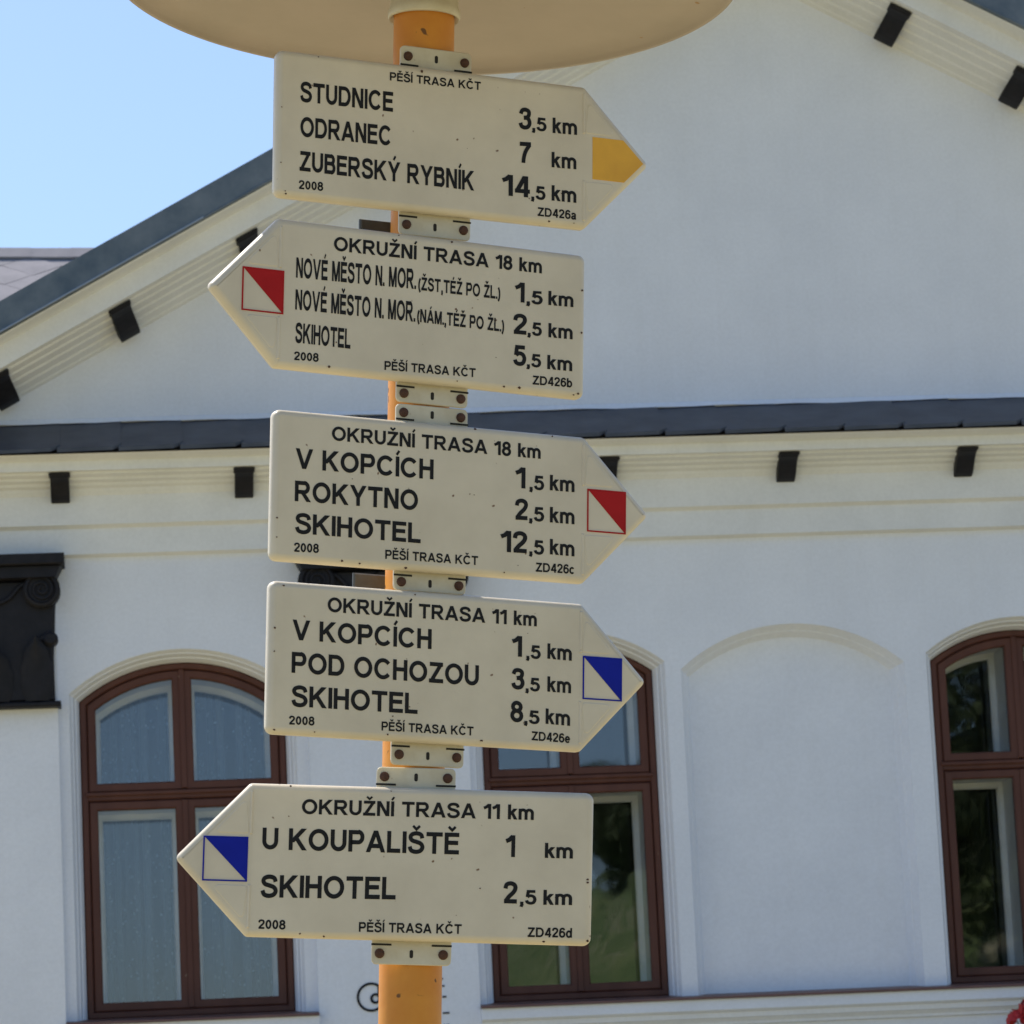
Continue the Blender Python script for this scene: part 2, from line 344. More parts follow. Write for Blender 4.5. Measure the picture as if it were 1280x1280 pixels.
# ================================================================== THE SETTING
def hill_z(x, y):
    if y > -22: return 0.0
    a = min(1, (-22 - y) / 38); a = a * a * (3 - 2 * a)
    b = min(1, max(0, (x - 11) / 12)); b = b * b * (3 - 2 * b)
    return a * (4 + 8.5 * b) + .25 * a * math.sin(x * .7) * math.cos(y * .5)
obj('ground', ([(-400, -22, 0), (400, -22, 0), (400, 500, 0), (-400, 500, 0)], [(0, 1, 2, 3)]), M['ground'])['kind'] = 'structure'
xs = [-400, -200, -100, -60, -40] + [-30 + 2 * i for i in range(51)] + [90, 140, 250, 400]
ys = [-22 - 2 * i for i in range(31)] + [-110, -180, -400]
V = [(x, y, hill_z(x, y)) for y in ys for x in xs]; nx = len(xs)
F = [(j * nx + i, (j + 1) * nx + i, (j + 1) * nx + i + 1, j * nx + i + 1) for j in range(len(ys) - 1) for i in range(nx - 1)]
obj('hillside', (V, F), M['grass'], smooth=True)['kind'] = 'structure'

def wood():
    """leafy trees along the crest of the hillside behind the camera, seen only as reflections in the panes"""
    rnd = random.Random(3); V, F = [], []
    for (x, y, h, w) in [(20.8, -70, 3.0, 2.2), (25, -52, 15, 4.5), (29, -47, 17, 5), (34, -50, 17, 6), (22.5, -40, 14, 3.4), (25.5, -36, 15, 3.6), (29, -34, 14, 4), (41, -57, 14, 6), (48, -62, 14, 7), (36, -40, 13, 5)]:
        z0 = hill_z(x, y)
        for i in range(6):
            a = i / 6 * 2 * math.pi; V += [(x + .25 * math.cos(a), y + .25 * math.sin(a), z0 - .3), (x + .1 * math.cos(a), y + .1 * math.sin(a), z0 + h * .7)]
        n = len(V) - 12
        F += [(n + 2 * i, n + 2 * ((i + 1) % 6), n + 2 * ((i + 1) % 6) + 1, n + 2 * i + 1) for i in range(6)]
        lumps = [(rnd.uniform(-1, 1) * w * .5, rnd.uniform(-1, 1) * w * .5, h * rnd.uniform(.12, .9), w * rnd.uniform(.3, .55)) for _ in range(22)]
        for k in range(11000):
            lx, ly, lz, lr = rnd.choice(lumps)
            d = Vector((rnd.gauss(0, 1), rnd.gauss(0, 1), rnd.gauss(0, 1))).normalized() * lr * rnd.uniform(.6, 1.05)
            c = Vector((x + lx, y + ly, z0 + lz)) + d
            a = Vector((rnd.gauss(0, 1), rnd.gauss(0, 1), rnd.gauss(0, 1))).normalized() * .15; b_ = a.orthogonal().normalized() * .10
            m = len(V); V += [c - a, c + b_, c + a, c - b_]; F.append((m, m + 1, m + 2, m + 3))
    o = obj('hilltop_wood', (V, F), M['wood_far']); o['kind'] = 'stuff'
wood()

# ------------------------------------------------------------------ the house (local x along the facade, -y out of it, z up)
house = thing('gabled_house', 'white plastered house with a gable, black brackets and brown arched windows behind the signpost', 'house', (0, 21, 0), (0, 0, R(5.5)))
UL, UR, UC = -3.26, 6.24, 1.49
BACK = 11.0
RS = .549                                     # slope of the verge
def rake(u): return 7.80 + RS * u if u <= UC else 7.80 + RS * (2 * UC - u)
PIL = [(-3.26, -2.433), (-1.13, -.29), (3.27, 4.11), (5.41, 6.24)]
# openings: centre, half width, spring, rise
OPEN = {'w1': (-1.785, .592, 4.516, .222), 'w2': (.262, .515, 4.585, .180), 'niche': (1.463, .602, 4.540, .226), 'w3': (2.700, .515, 4.585, .180), 'w4': (4.765, .592, 4.516, .222)}
SILL = 2.81
def arch(key, d, n=22, sill=SILL):
    c, hw, zs, rise = OPEN[key]; Rr = (hw * hw + rise * rise) / (2 * rise); zc = zs + rise - Rr; r = Rr - d; w = hw - d
    a = math.asin(w / r)
    return [(c - w, sill)] + [(c + r * math.sin(-a + 2 * a * i / n), zc + r * math.cos(-a + 2 * a * i / n)) for i in range(n + 1)] + [(c + w, sill)]
def arc_at(key, d, x):
    c, hw, zs, rise = OPEN[key]; Rr = (hw * hw + rise * rise) / (2 * rise); zc = zs + rise - Rr; r = Rr - d
    return zc + math.sqrt(r * r - (x - c) ** 2)
outer = [(UL, 0), (UR, 0), (UR, rake(UR) - .2), (UC, rake(UC) - .2), (UL, rake(UL) - .2)]
holes = [arch(k, 0) for k in OPEN]
loops = [[Vector((p[0], p[1], 0)) for p in L] for L in [outer] + holes]
flat = [v for L in loops for v in L]
tris = tessellate_polygon(loops)
wallv = [(v.x, 0, v.y) for v in flat], [tuple(t) for t in tris]
side = ([(UL, 0, 0), (UL, BACK, 0), (UL, BACK, rake(UL) - .2), (UL, 0, rake(UL) - .2), (UR, 0, 0), (UR, BACK, 0), (UR, BACK, rake(UR) - .2), (UR, 0, rake(UR) - .2), (UC, BACK, rake(UC) - .2)],
        [(0, 1, 2, 3), (4, 7, 6, 5), (1, 5, 6, 8, 2)])
w = obj('wall', merge(wallv, side), M['plaster'], house)
bm = bmesh.new(); bm.from_mesh(w.data); bmesh.ops.remove_doubles(bm, verts=bm.verts, dist=1e-5); bmesh.ops.recalc_face_normals(bm, faces=bm.faces); bm.to_mesh(w.data); bm.free()
# room behind the windows
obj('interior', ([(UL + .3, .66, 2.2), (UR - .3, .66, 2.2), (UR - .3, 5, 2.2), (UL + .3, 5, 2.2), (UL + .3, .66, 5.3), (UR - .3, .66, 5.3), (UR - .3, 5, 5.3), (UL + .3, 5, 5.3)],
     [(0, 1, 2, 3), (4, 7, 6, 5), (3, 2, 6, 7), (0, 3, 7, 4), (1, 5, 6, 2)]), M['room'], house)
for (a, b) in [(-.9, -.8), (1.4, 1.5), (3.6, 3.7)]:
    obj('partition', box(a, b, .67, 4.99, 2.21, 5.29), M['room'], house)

# moulded surrounds of the openings
def open_loft(key, prof, cap_last=False):
    V, F = [], []
    for d, y in prof: V += [(x, y, z) for x, z in arch(key, d)]
    n = len(arch(key, 0))
    for k in range(len(prof) - 1):
        for i in range(n - 1): F.append((k * n + i, k * n + i + 1, (k + 1) * n + i + 1, (k + 1) * n + i))
    if cap_last: F.append(tuple(reversed(range((len(prof) - 1) * n, len(prof) * n))))
    return V, F
PW = [(0, .0), (.003, .006), (.015, .036), (.020, .038), (.031, .088), (.037, .090), (.048, .140), (.050, .15), (.050, .22)]
PN = [(0, .0), (.001, .006), (.026, .062), (.031, .064), (.052, .112), (.056, .120)]
for k in OPEN:
    if k == 'niche': obj('blind_niche', open_loft(k, PN, True), M['plaster'], house)
    else: obj('window_surround', open_loft(k, PW), M['plaster'], house)

# windows
def make_window(key, dd=.052):
    y0 = .150
    c, hw, zs, rise = OPEN[key]; w = hw - dd; zb = SILL + .018
    P = arch(key, dd, sill=zb); P = list(reversed(P))            # counter-clockwise seen from the front
    P = P[-1:] + P[:-1]
    fr = ring(P, .034, y0, y0 + .07)
    bar = bevbox(c - w + .03, c + w - .03, y0 + .008, y0 + .068, 3.966, 4.008, .006)
    win = obj('window', merge(fr, bar), M['wood'], house)
    obj('drip_moulding', bevbox(c - w + .02, c + w - .02, y0 - .008, y0 + .0075, 3.990, 4.012, .005), M['wood'], win)
    L = [(c - w + .037, c - .006), (c + .006, c + w - .037)]
    sw = .046
    for (a, b) in L:
        for up in (0, 1):
            if up:
                n = 9
                Q = [(a, 4.012), (b, 4.012)] + [(b + (a - b) * i / n, arc_at(key, dd + .037, b + (a - b) * i / n)) for i in range(n + 1)]
            else: Q = [(a, zb + .036), (b, zb + .036), (b, 3.962), (a, 3.962)]
            obj('casement', ring(Q, sw, y0 + .006, y0 + .05, .007), M['wood'], win)
            G = inset(Q, sw - .005)
            obj('pane', ([(q[0], y0 + .032, q[1]) for q in G], [tuple(range(len(G)))]), M['glass'], win)
            # white lining and the inner casement behind the glass
            ins = inset(Q, sw + .012)
            lin = loft(Q, [(0, y0 + .07), (sw - .012, y0 + .0705), (sw - .012, y0 + .34), (sw + .012, y0 + .34), (sw + .020, y0 + .35), (sw + .020, y0 + .375)])
            obj('inner_casement', lin, M['white_wood'], win)
            obj('inner_pane', ([(q[0], y0 + .36, q[1]) for q in ins], [tuple(range(len(ins)))]), M['glass'], win)
    obj('meeting_strip', bevbox(c - .016, c + .016, y0 - .002, y0 + .0055, 4.02, arc_at(key, dd + .034, c), .004), M['wood'], win)
    obj('meeting_strip', bevbox(c - .016, c + .016, y0 - .002, y0 + .0055, zb + .04, 3.96, .004), M['wood'], win)
    return win
for k in ('w1', 'w2', 'w3', 'w4'): make_window(k)

# window sills with brown sheet-metal flashing, moulded underneath
def sill(u0, u1):
    prof = [(2.812, .0), (2.797, .125), (2.785, .127), (2.785, .118)]
    def at(u): return lambda z, o: (u, -o, z)
    # flashing runs back into the openings as a shelf
    fl = extrude_path([(2.829, -.16)] + prof, [at(u0), at(u1)], True)
    obj('sill_flashing', fl, M['flash'], house)
    p2 = [(2.784, .0), (2.784, .110), (2.728, .110), (2.722, .098), (2.715, .072), (2.690, .070), (2.684, .050), (2.668, .030), (2.655, .028), (2.650, .0)]
    obj('sill_moulding', extrude_path(p2, [at(u0), at(u1)], True), M['plaster'], house)
sill(-2.432, -1.131); sill(-.289, 3.269); sill(4.111, 5.409)

# pilasters with black capitals
for a, b in PIL:
    obj('pilaster', merge(prism([(a, 4.438), (a, 0), (b, 0), (b, 4.438)], 'y', -.05, .01), prism([(a, 5.236), (a, 4.438), (b, 4.438), (b, 5.236)], 'y', -.049, .01)), M['plaster'], house)
def spiral(cx, cz, r0, turns, sgn, n=44):
    return [(cx + sgn * (r0 * (1 - .86 * i / n)) * math.cos(R(90 - 360 * turns * i / n)), cz + (r0 * (1 - .86 * i / n)) * math.sin(R(90 - 360 * turns * i / n))) for i in range(n + 1)]
def leaf(cx, z0, w, h, y):
    V, F = [], []; n = 8; m = 5
    for i in range(n + 1):
        t = i / n; ww = w * math.sin(math.pi * min(1, .22 + t * .78)) ** .7 * (1 + .12 * math.sin(t * 26))
        for j in range(m):
            s_ = j / (m - 1) * 2 - 1
            V.append((cx + s_ * ww * .5, y - .028 * (1 - s_ * s_) - .05 * t ** 3 - .012, z0 + h * t - (.02 * t ** 4)))
    F = [(i * m + j, i * m + j + 1, (i + 1) * m + j + 1, (i + 1) * m + j) for i in range(n) for j in range(m - 1)]
    return V, F
def capital(a, b):
    y = -.05
    bell = [(a + .012, 4.468), (b - .012, 4.468), (b - .014, 4.70), (b + .0, 4.96), (b + .012, 5.11), (a - .012, 5.11), (a, 4.96), (a + .014, 4.70)]
    c = obj('capital', loft(bell, [(0, y + .02), (0, y - .045), (.012, y - .06)], cap=True), M['black'], house)
    obj('base_fillet', bevbox(a - .018, b + .018, y - .085, y + .03, 4.438, 4.467, .008), M['black'], c)
    obj('abacus', bevbox(a - .055, b + .055, y - .16, y + .03, 5.178, 5.236, .006), M['black'], c)
    obj('abacus_moulding', loft([(a - .008, 5.111), (b + .008, 5.111), (b + .04, 5.177), (a - .04, 5.177)], [(0, y + .03), (0, y - .10), (.004, y - .125)], cap=True), M['black'], c)
    for sgn, e in ((-1, a), (1, b)):
        cx = e - sgn * .068; cz = 5.055
        disc = [(cx + .098 * math.cos(t * math.pi / 16), cz + .098 * math.sin(t * math.pi / 16)) for t in range(32)]
        v = obj('volute', merge(loft(disc, [(0, y + .0), (0, y - .090), (.010, y - .102), (.022, y - .104), (.03, y - .092)], cap=True), tube(spiral(cx, cz, .062, 2.0, sgn), .009, 6, y - .095),
                                tube(cat([(cx, cz + .062), (cx - sgn * .10, cz + .03), (cx - sgn * .17, cz - .04), (cx - sgn * .24, cz - .07)]), .012, 6, y - .07)), M['black'], c)
        bx, bz = e - sgn * .028, 4.795
        knob = [(bx + .040 * math.cos(t * math.pi / 10), bz + .036 * math.sin(t * math.pi / 10)) for t in range(20)]
        obj('leaf_scroll', merge(loft(knob, [(0, y + .0), (0, y - .08), (.012, y - .09)], cap=True), tube(cat([(bx, bz + .03), (bx - sgn * .07, bz - .02), (bx - sgn * .09, bz - .14), (bx - sgn * .09, bz - .30)]), .014, 6, y - .07)), M['black'], c)
    n = 4
    for i in range(n):
        cx = a + (i + .5) * (b - a) / n
        obj('acanthus_leaf', leaf(cx, 4.47, .17, .36 if i % 2 else .30, y - .05), M['black'], c, smooth=True)
    obj('rosette', lathe([(.0, .03), (.03, .028), (.045, .01), (.075, .018), (.085, .0)], 14), M['black'], c, loc=((a + b) / 2, y - .06, 5.02), rot=(R(90), 0, 0))
for a, b in PIL: capital(a, b)

# horizontal cornice under the slate ledge
def cu(u): return lambda z, o: (u, -o, z)
CP = [(5.722, .0), (5.722, .40), (5.716, .385), (5.708, .33), (5.700, .302), (5.652, .300), (5.650, .262), (5.639, .256), (5.632, .205), (5.620, .198), (5.613, .152), (5.600, .145), (5.590, .112), (5.577, .106), (5.555, .088), (5.402, .085), (5.392, .060), (5.385, .050), (5.250, .049), (5.244, .02), (5.237, -.01)]
def cret(s, u):   # return ends
    return lambda z, o: (u + s * max(o, 0), -o, z)
V = extrude_path(CP, [cret(-1, UL), cu(-1), cu(1.5), cret(1, UR)])
obj('cornice', V, M['trim'], house)
# slate ledge: one tile after the other
TW = .3185
def slate_vf(u, lift, seed):
    rnd = random.Random(seed)
    j = [rnd.uniform(-.002, .002) for _ in range(4)]
    cut = .05
    # (u, t): t=0 at the wall, 1 at the drip edge ; thick slab
    P = [(u - .004, 0 + j[0]), (u - .004, 1.0), (u + TW - cut + .012, 1.0), (u + TW + .010, .90), (u + TW + .010, 0 + j[1])]
    def pt(p, up):
        uu, t = p; s_ = (uu - u) / TW
        return (uu, -.425 * t, 5.952 - .218 * t + up + .0065 * s_ + lift * (1 - t) * .12)
    V = [pt(p, .010) for p in P] + [pt(p, -.0095) for p in P]; n = 5
    return V, [tuple(range(n)), tuple(reversed(range(n, 2 * n)))] + [(i, n + i, n + (i + 1) % n, (i + 1) % n) for i in range(n)]
obj('ledge_underlay', extrude_path([(5.938, -.01), (5.720, .405), (5.7225, .405), (5.7225, -.01)], [cu(UL - .4), cu(UR + .4)], True), M['roof_dark'], house)
k = 0; u = 2.705 - 20 * TW
while u < UR + .38:
    obj('slate_tile', slate_vf(u, random.uniform(-.02, .04), k), M['slate'], house); u += TW; k += 1
# mortar fillet where the ledge meets the gable
fil = []
for i in range(90):
    uu = UL + (UR - UL) * i / 89; fil.append((uu, .002 * math.sin(i * 1.7) + .002 * math.sin(i * .63)))
obj('mortar_fillet', ([(p[0], -.003, 5.99) for p in fil] + [(p[0], -.022, 5.962 + p[1]) for p in fil], [(i, i + 1, 91 + i, 90 + i) for i in range(89)]), M['plaster'], house)

# raking cornice and zinc verge
def rk(u): return lambda z, o: (u, -o, rake(u) + z)
RP = [(-.004, .0), (-.004, .535), (-.012, .525), (-.020, .440), (-.030, .405), (-.146, .400), (-.150, .340), (-.161, .332), (-.172, .262), (-.182, .255), (-.194, .182), (-.205, .175), (-.219, .102), (-.231, .095), (-.247, .035), (-.257, .028), (-.270, -.01)]
obj('raking_cornice', extrude_path(RP, [rk(UL - .62), rk(UC), rk(UR + .62)]), M['trim'], house)
def verge(ua, ub):
    n = 4; zp = [(.160, .30), (.172, .552), (.016, .552), (.010, .559), (.002, .558), (-.003, .53)]
    return extrude_path(zp, [rk(ua), rk(ub)], False)
seg = [UL - .62, -2.06, .0, UC, 3.0, 5.1, UR + .62]
for i in range(6):
    a, b = seg[i], seg[i + 1]
    z = obj('verge_sheet', verge(a - (.02 if i else 0), b), M['zinc'], house); z.location = (0, -.002 * (i % 2), -.0015 * (i % 2))
obj('drip_lip', extrude_path([(.0155, .553), (.013, .563), (.006, .5645), (.003, .560)], [rk(UL - .62), rk(-1.60)]), M['zinc_glint'], house)  # lip of the left sheets, its catch of light painted in
# roof slopes
for s_ in (-1, 1):
    e = UL - .62 if s_ < 0 else UR + .62
    obj('roof', ([(e, -.31, rake(e) + .171), (UC, -.31, rake(UC) + .171), (UC, BACK + .4, rake(UC) + .171), (e, BACK + .4, rake(e) + .171),
                  (e, -.31, rake(e) + .0), (UC, -.31, rake(UC) - .0), (UC, BACK + .4, rake(UC) - .0), (e, BACK + .4, rake(e) - .0)],
                 [(0, 1, 2, 3), (4, 7, 6, 5), (0, 3, 7, 4), (2, 6, 7, 3), (0, 4, 5, 1)]), M['slate'], house)

# black brackets (scrolled profile, cap on top)
def corbel_vf(drop=.132, out0=.086, out1=.272, hw=.049):
    P = [(-out0, 0), (-out0, -drop)] + [(-(out0 + (out1 - out0) * t), -(drop * (1 - .78 * t ** 1.0) + .012 * math.sin(t * 2 * math.pi))) for t in (.12, .25, .38, .5, .62, .75, .88)] + [(-out1, -drop * .20), (-out1, 0)]
    body = prism(P, 'x', -hw, hw)
    capv = prism([(-out0, -.003), (-out0, -.018), (-out1 - .006, -.018), (-out1 - .012, -.003)], 'x', -hw - .007, hw + .007)
    return body, capv
bodyv, capv = corbel_vf()
def bevel(me, w):
    bm = bmesh.new(); bm.from_mesh(me); bmesh.ops.recalc_face_normals(bm, faces=bm.faces)
    bmesh.ops.bevel(bm, geom=list(bm.edges), offset=w, segments=1, affect='EDGES', clamp_overlap=True); bm.to_mesh(me); bm.free()
c0 = obj('bracket', bodyv, M['black'], house, loc=(-2.39, 0, 5.649)); bevel(c0.data, .004)
k0 = obj('bracket_cap', capv, M['black'], c0); bevel(k0.data, .003)
for i in range(1, 10):
    c = dup(c0, house, (-2.39 + .9645 * i, 0, 5.649)); dup(k0, c)
bodyr, capr = corbel_vf(.128, .06, .345, .058)
c1 = obj('rake_bracket', bodyr, M['black'], house); bevel(c1.data, .004)
k1 = obj('bracket_cap', capr, M['black'], c1); bevel(k1.data, .003)
ang = math.atan(RS); first = True
for u in [-2.70, -2.055, -1.375, -.70, -.04, 2.215, 2.885, 3.55, 4.19, 4.85, 5.51]:
    l = u < UC
    loc = (u, 0, rake(u) - .152); rot = (0, -ang if l else ang, 0)
    if first: c1.location = loc; c1.rotation_euler = rot; first = False
    else: c = dup(c1, house, loc, rot); dup(k1, c)

# curtains
def curtain(name, label, u0, u1, y, z0, z1, amp, group=None, seed=1):
    rnd = random.Random(seed); n = 90; V, F = [], []; m = 6
    ph = [rnd.uniform(0, 6) for _ in range(4)]
    for j in range(m + 1):
        for i in range(n + 1):
            t = i / n; q = j / m
            yy = amp * (1.6 * math.sin(t * 44 + ph[0] + q * .5) + .6 * math.sin(t * 37 + ph[1] - q * .7) + .5 * math.sin(t * 95 + ph[2]))
            V.append((u0 + (u1 - u0) * t, yy, z0 + (z1 - z0) * q))
    F = [(j * (n + 1) + i, j * (n + 1) + i + 1, (j + 1) * (n + 1) + i + 1, (j + 1) * (n + 1) + i) for j in range(m) for i in range(n)]
    o = obj(name, (V, F), M['lace'], smooth=True)
    o.matrix_world = house_m @ Matrix.Translation((0, y, 0))
    o['label'] = label; o['category'] = 'curtain'
    return o
house_m = Matrix.Translation((0, 21, 0)) @ Matrix.Rotation(R(5.5), 4, 'Z')
curtain('lace_curtain', 'pale dotted lace curtain hanging in soft folds behind the left arched window', -2.36, -1.22, .60, 2.84, 4.68, .024)

# black ring dial on the second pilaster, half hidden by the pole
dial = thing('wall_dial', 'black ring dial with hour ticks painted on the white pilaster behind the orange pole', 'dial', tuple(house_m @ Vector((-.72, -.05, 2.70))), (0, 0, R(5.5)))
def circ(cx, cz, r, n=36): return [(cx + r * math.cos(2 * math.pi * i / n), cz + r * math.sin(2 * math.pi * i / n)) for i in range(n)]
rc = (-.137, .171)
obj('outer_ring', loft(circ(rc[0], rc[1], .076), [(0, -.001), (0, -.006), (.0125, -.006), (.0125, -.001)]), M['black'], dial)
obj('inner_ring', loft(circ(rc[0] + .022, rc[1] - .008, .028), [(0, -.001), (0, -.006), (.013, -.006), (.013, -.001)]), M['black'], dial)
obj('pointer', prism([(rc[0] + .036, rc[1] - .01), (rc[0] + .050, rc[1] - .01), (rc[0] + .046, rc[1] + .058), (rc[0] + .034, rc[1] + .05)], 'y', -.005, -.001), M['black'], dial)
for z, l in ((.25, .008), (.213, .014), (.157, .022), (.073, .034), (.01, .03)):
    obj('tick', box(.232, .232 + l, -.004, -.0005, z - .004, z + .005), M['black'], dial)

# geranium in a window box below the right-hand window
pl = thing('window_box', 'terracotta window box at the lower right corner, holding the red geranium', 'planter', tuple(house_m @ Vector((2.86, -.33, 2.22))), (0, 0, R(5.5)))
obj('trough', loft([(-.33, 0), (.33, 0), (.36, .17), (-.36, .17)], [(0, .10), (0, -.09), (.008, -.10)], cap=True, back=True), M['terracotta'], pl)
obj('rim', merge(box(-.375, .375, -.115, -.09, .171, .195), box(-.375, .375, .09, .115, .171, .195), box(-.375, -.35, -.0899, .0899, .171, .195), box(.35, .375, -.0899, .0899, .171, .195)), M['terracotta'], pl)
obj('soil', box(-.349, .349, -.0895, .0895, .1705, .182), M['dark'], pl)
obj('wall_bracket', merge(box(-.25, -.22, .101, .328, .02, .05), box(.22, .25, .101, .328, .02, .05)), M['black'], pl)
ger = thing('geranium', 'red geranium blooms peeking in at the bottom right corner below the window', 'flower', tuple(house_m @ Vector((2.86, -.33, 2.403))), (0, 0, R(5.5)))
rnd = random.Random(5)
def petal(c, nrm, up, r):
    V, F = [], []; sdir = nrm.cross(up).normalized()
    rows = [(0, .15), (.3, .6), (.65, 1), (.9, .85), (1.0, .4)]
    for t, w_ in rows:
        for s_ in (-1, 0, 1):
            V.append(c + up * (t * r) + sdir * (s_ * w_ * r * .42) + nrm * (.18 * r * t * t - .1 * r * abs(s_) * w_))
    return V, [(i * 3 + j, i * 3 + j + 1, i * 3 + j + 4, i * 3 + j + 3) for i in range(4) for j in (0, 1)]
heads = [(-.385, .0, .19, .075), (-.32, -.05, .25, .09), (-.16, .02, .16, .08), (-.02, -.04, .19, .09), (.13, .0, .17, .08), (.26, -.03, .2, .085)]
for hx, hy, hz, hr in heads:
    obj('stem', merge(*[([(hx + a, hy + b_, hz) for a, b_ in ((-.003, 0), (.003, 0), (0, .005))] + [(hx * .9 + a, b_, 0.0) for a, b_ in ((-.004, 0), (.004, 0), (0, .006))], [(0, 1, 4, 3), (1, 2, 5, 4), (2, 0, 3, 5)])]), M['leaf'], ger)
    parts = []
    for q in range(16):
        nrm = Vector((rnd.gauss(0, 1), rnd.gauss(-.5, 1), abs(rnd.gauss(.4, .8)))).normalized(); c = Vector((hx, hy, hz)) + nrm * hr * rnd.uniform(.5, .8)
        up = nrm.orthogonal().normalized()
        for p_ in range(5):
            parts.append(petal(c, nrm, Matrix.Rotation(R(72 * p_ + q * 13), 3, nrm) @ up, .030))
    obj('flower_head', merge(*parts), M['petal'], ger, smooth=True)
parts = []
for q in range(120):
    c = Vector((rnd.uniform(-.36, .36), rnd.uniform(-.12, .1), rnd.uniform(.0, .12))); nrm = Vector((rnd.gauss(0, .4), rnd.gauss(-.4, .4), 1)).normalized(); up = nrm.orthogonal().normalized()
    Rr = rnd.uniform(.025, .04); n = 9; sd = nrm.cross(up)
    V = [c] + [c + (up * math.cos(a) + sd * math.sin(a)) * Rr * (1 + .12 * math.sin(3 * a)) + nrm * .006 for a in [2 * math.pi * i / n for i in range(n)]]
    parts.append((V, [(0, 1 + i, 1 + (i + 1) % n) for i in range(n)]))
lv = obj('foliage', merge(*parts), M['leaf'], ger); lv['kind'] = 'stuff'

# ------------------------------------------------------------------ neighbouring roof beyond the gable
nb = thing('neighbouring_house', 'neighbouring house behind, only its grey diamond tiled roof showing left of the gable', 'house', (-6.2, 38, 0), (0, 0, R(11)))
RZ = 11.38; RP_ = math.tan(R(38))
def rpt(u, s_, up=0.0):   # s_ = distance down the slope from the ridge
    return (u, -s_ * math.cos(R(38)) - up * math.sin(R(38)), RZ - s_ * math.sin(R(38)) + up * math.cos(R(38)))
obj('wall', box(-9, 5.5, -4.6, 4.6, 0, RZ - 4.3), M['plaster'], nb)
obj('roof', ([rpt(-9.5, 0, -.02), rpt(6, 0, -.02), rpt(6, 6.6, -.02), rpt(-9.5, 6.6, -.02), (-9.5, 5.2, RZ - 5.2 * RP_), (6, 5.2, RZ - 5.2 * RP_)], [(3, 2, 1, 0), (0, 1, 5, 4), (1, 2, 5), (0, 4, 3)]), M['roof_dark'], nb)
dw, dh = .30, .225                            # half diagonals of a tile
def diamond():
    P = [(0, dh - .006), (dw - .008, .0), (.0, -dh + .006), (-dw + .008, .0)]
    V = [(x, -z_ * 0, z_) for x, z_ in P]
    top = [(x, z_) for x, z_ in P]
    n = 4
    V = [(x, z_, .012) for x, z_ in top] + [(x, z_, .0) for x, z_ in top]
    return V, [(3, 2, 1, 0)[::-1], (4, 5, 6, 7)] + [(i, 4 + i, 4 + (i + 1) % 4, (i + 1) % 4) for i in range(4)]
dm = mesh('roof_tile', *diamond()); dm.materials.append(M['roof_tile'])
cnt = 0
for row in range(0, 12):
    for i in range(-8, 12):
        u = (i + (.5 if row % 2 else 0)) * 2 * dw + .1; s_ = .12 + row * dh
        if cnt >= 290: break
        t = bpy.data.objects.new('roof_tile', dm); COL.objects.link(t); t.parent = nb
        t.location = rpt(u, s_, .004 + .0015 * ((i * 7 + row * 3) % 3)); t.rotation_euler = (R(38 + random.uniform(-.5, .9)), 0, R(random.uniform(-.6, .6))); cnt += 1
for i in range(-22, 15):
    rcv = merge(([(0, -.17, -.125), (.405, -.17, -.125), (.405, -.05, -.005), (0, -.05, -.005), (0, .04, .0), (.405, .04, .0), (.405, .17, -.125), (0, .17, -.125), (0, -.165, -.142), (.405, -.165, -.142)], [(0, 1, 2, 3), (3, 2, 5, 4), (4, 5, 6, 7), (8, 9, 1, 0)]))
    obj('ridge_tile', rcv, M['roof_tile'], nb, loc=(i * .4, 0, RZ + .045 + .003 * (i % 2)))

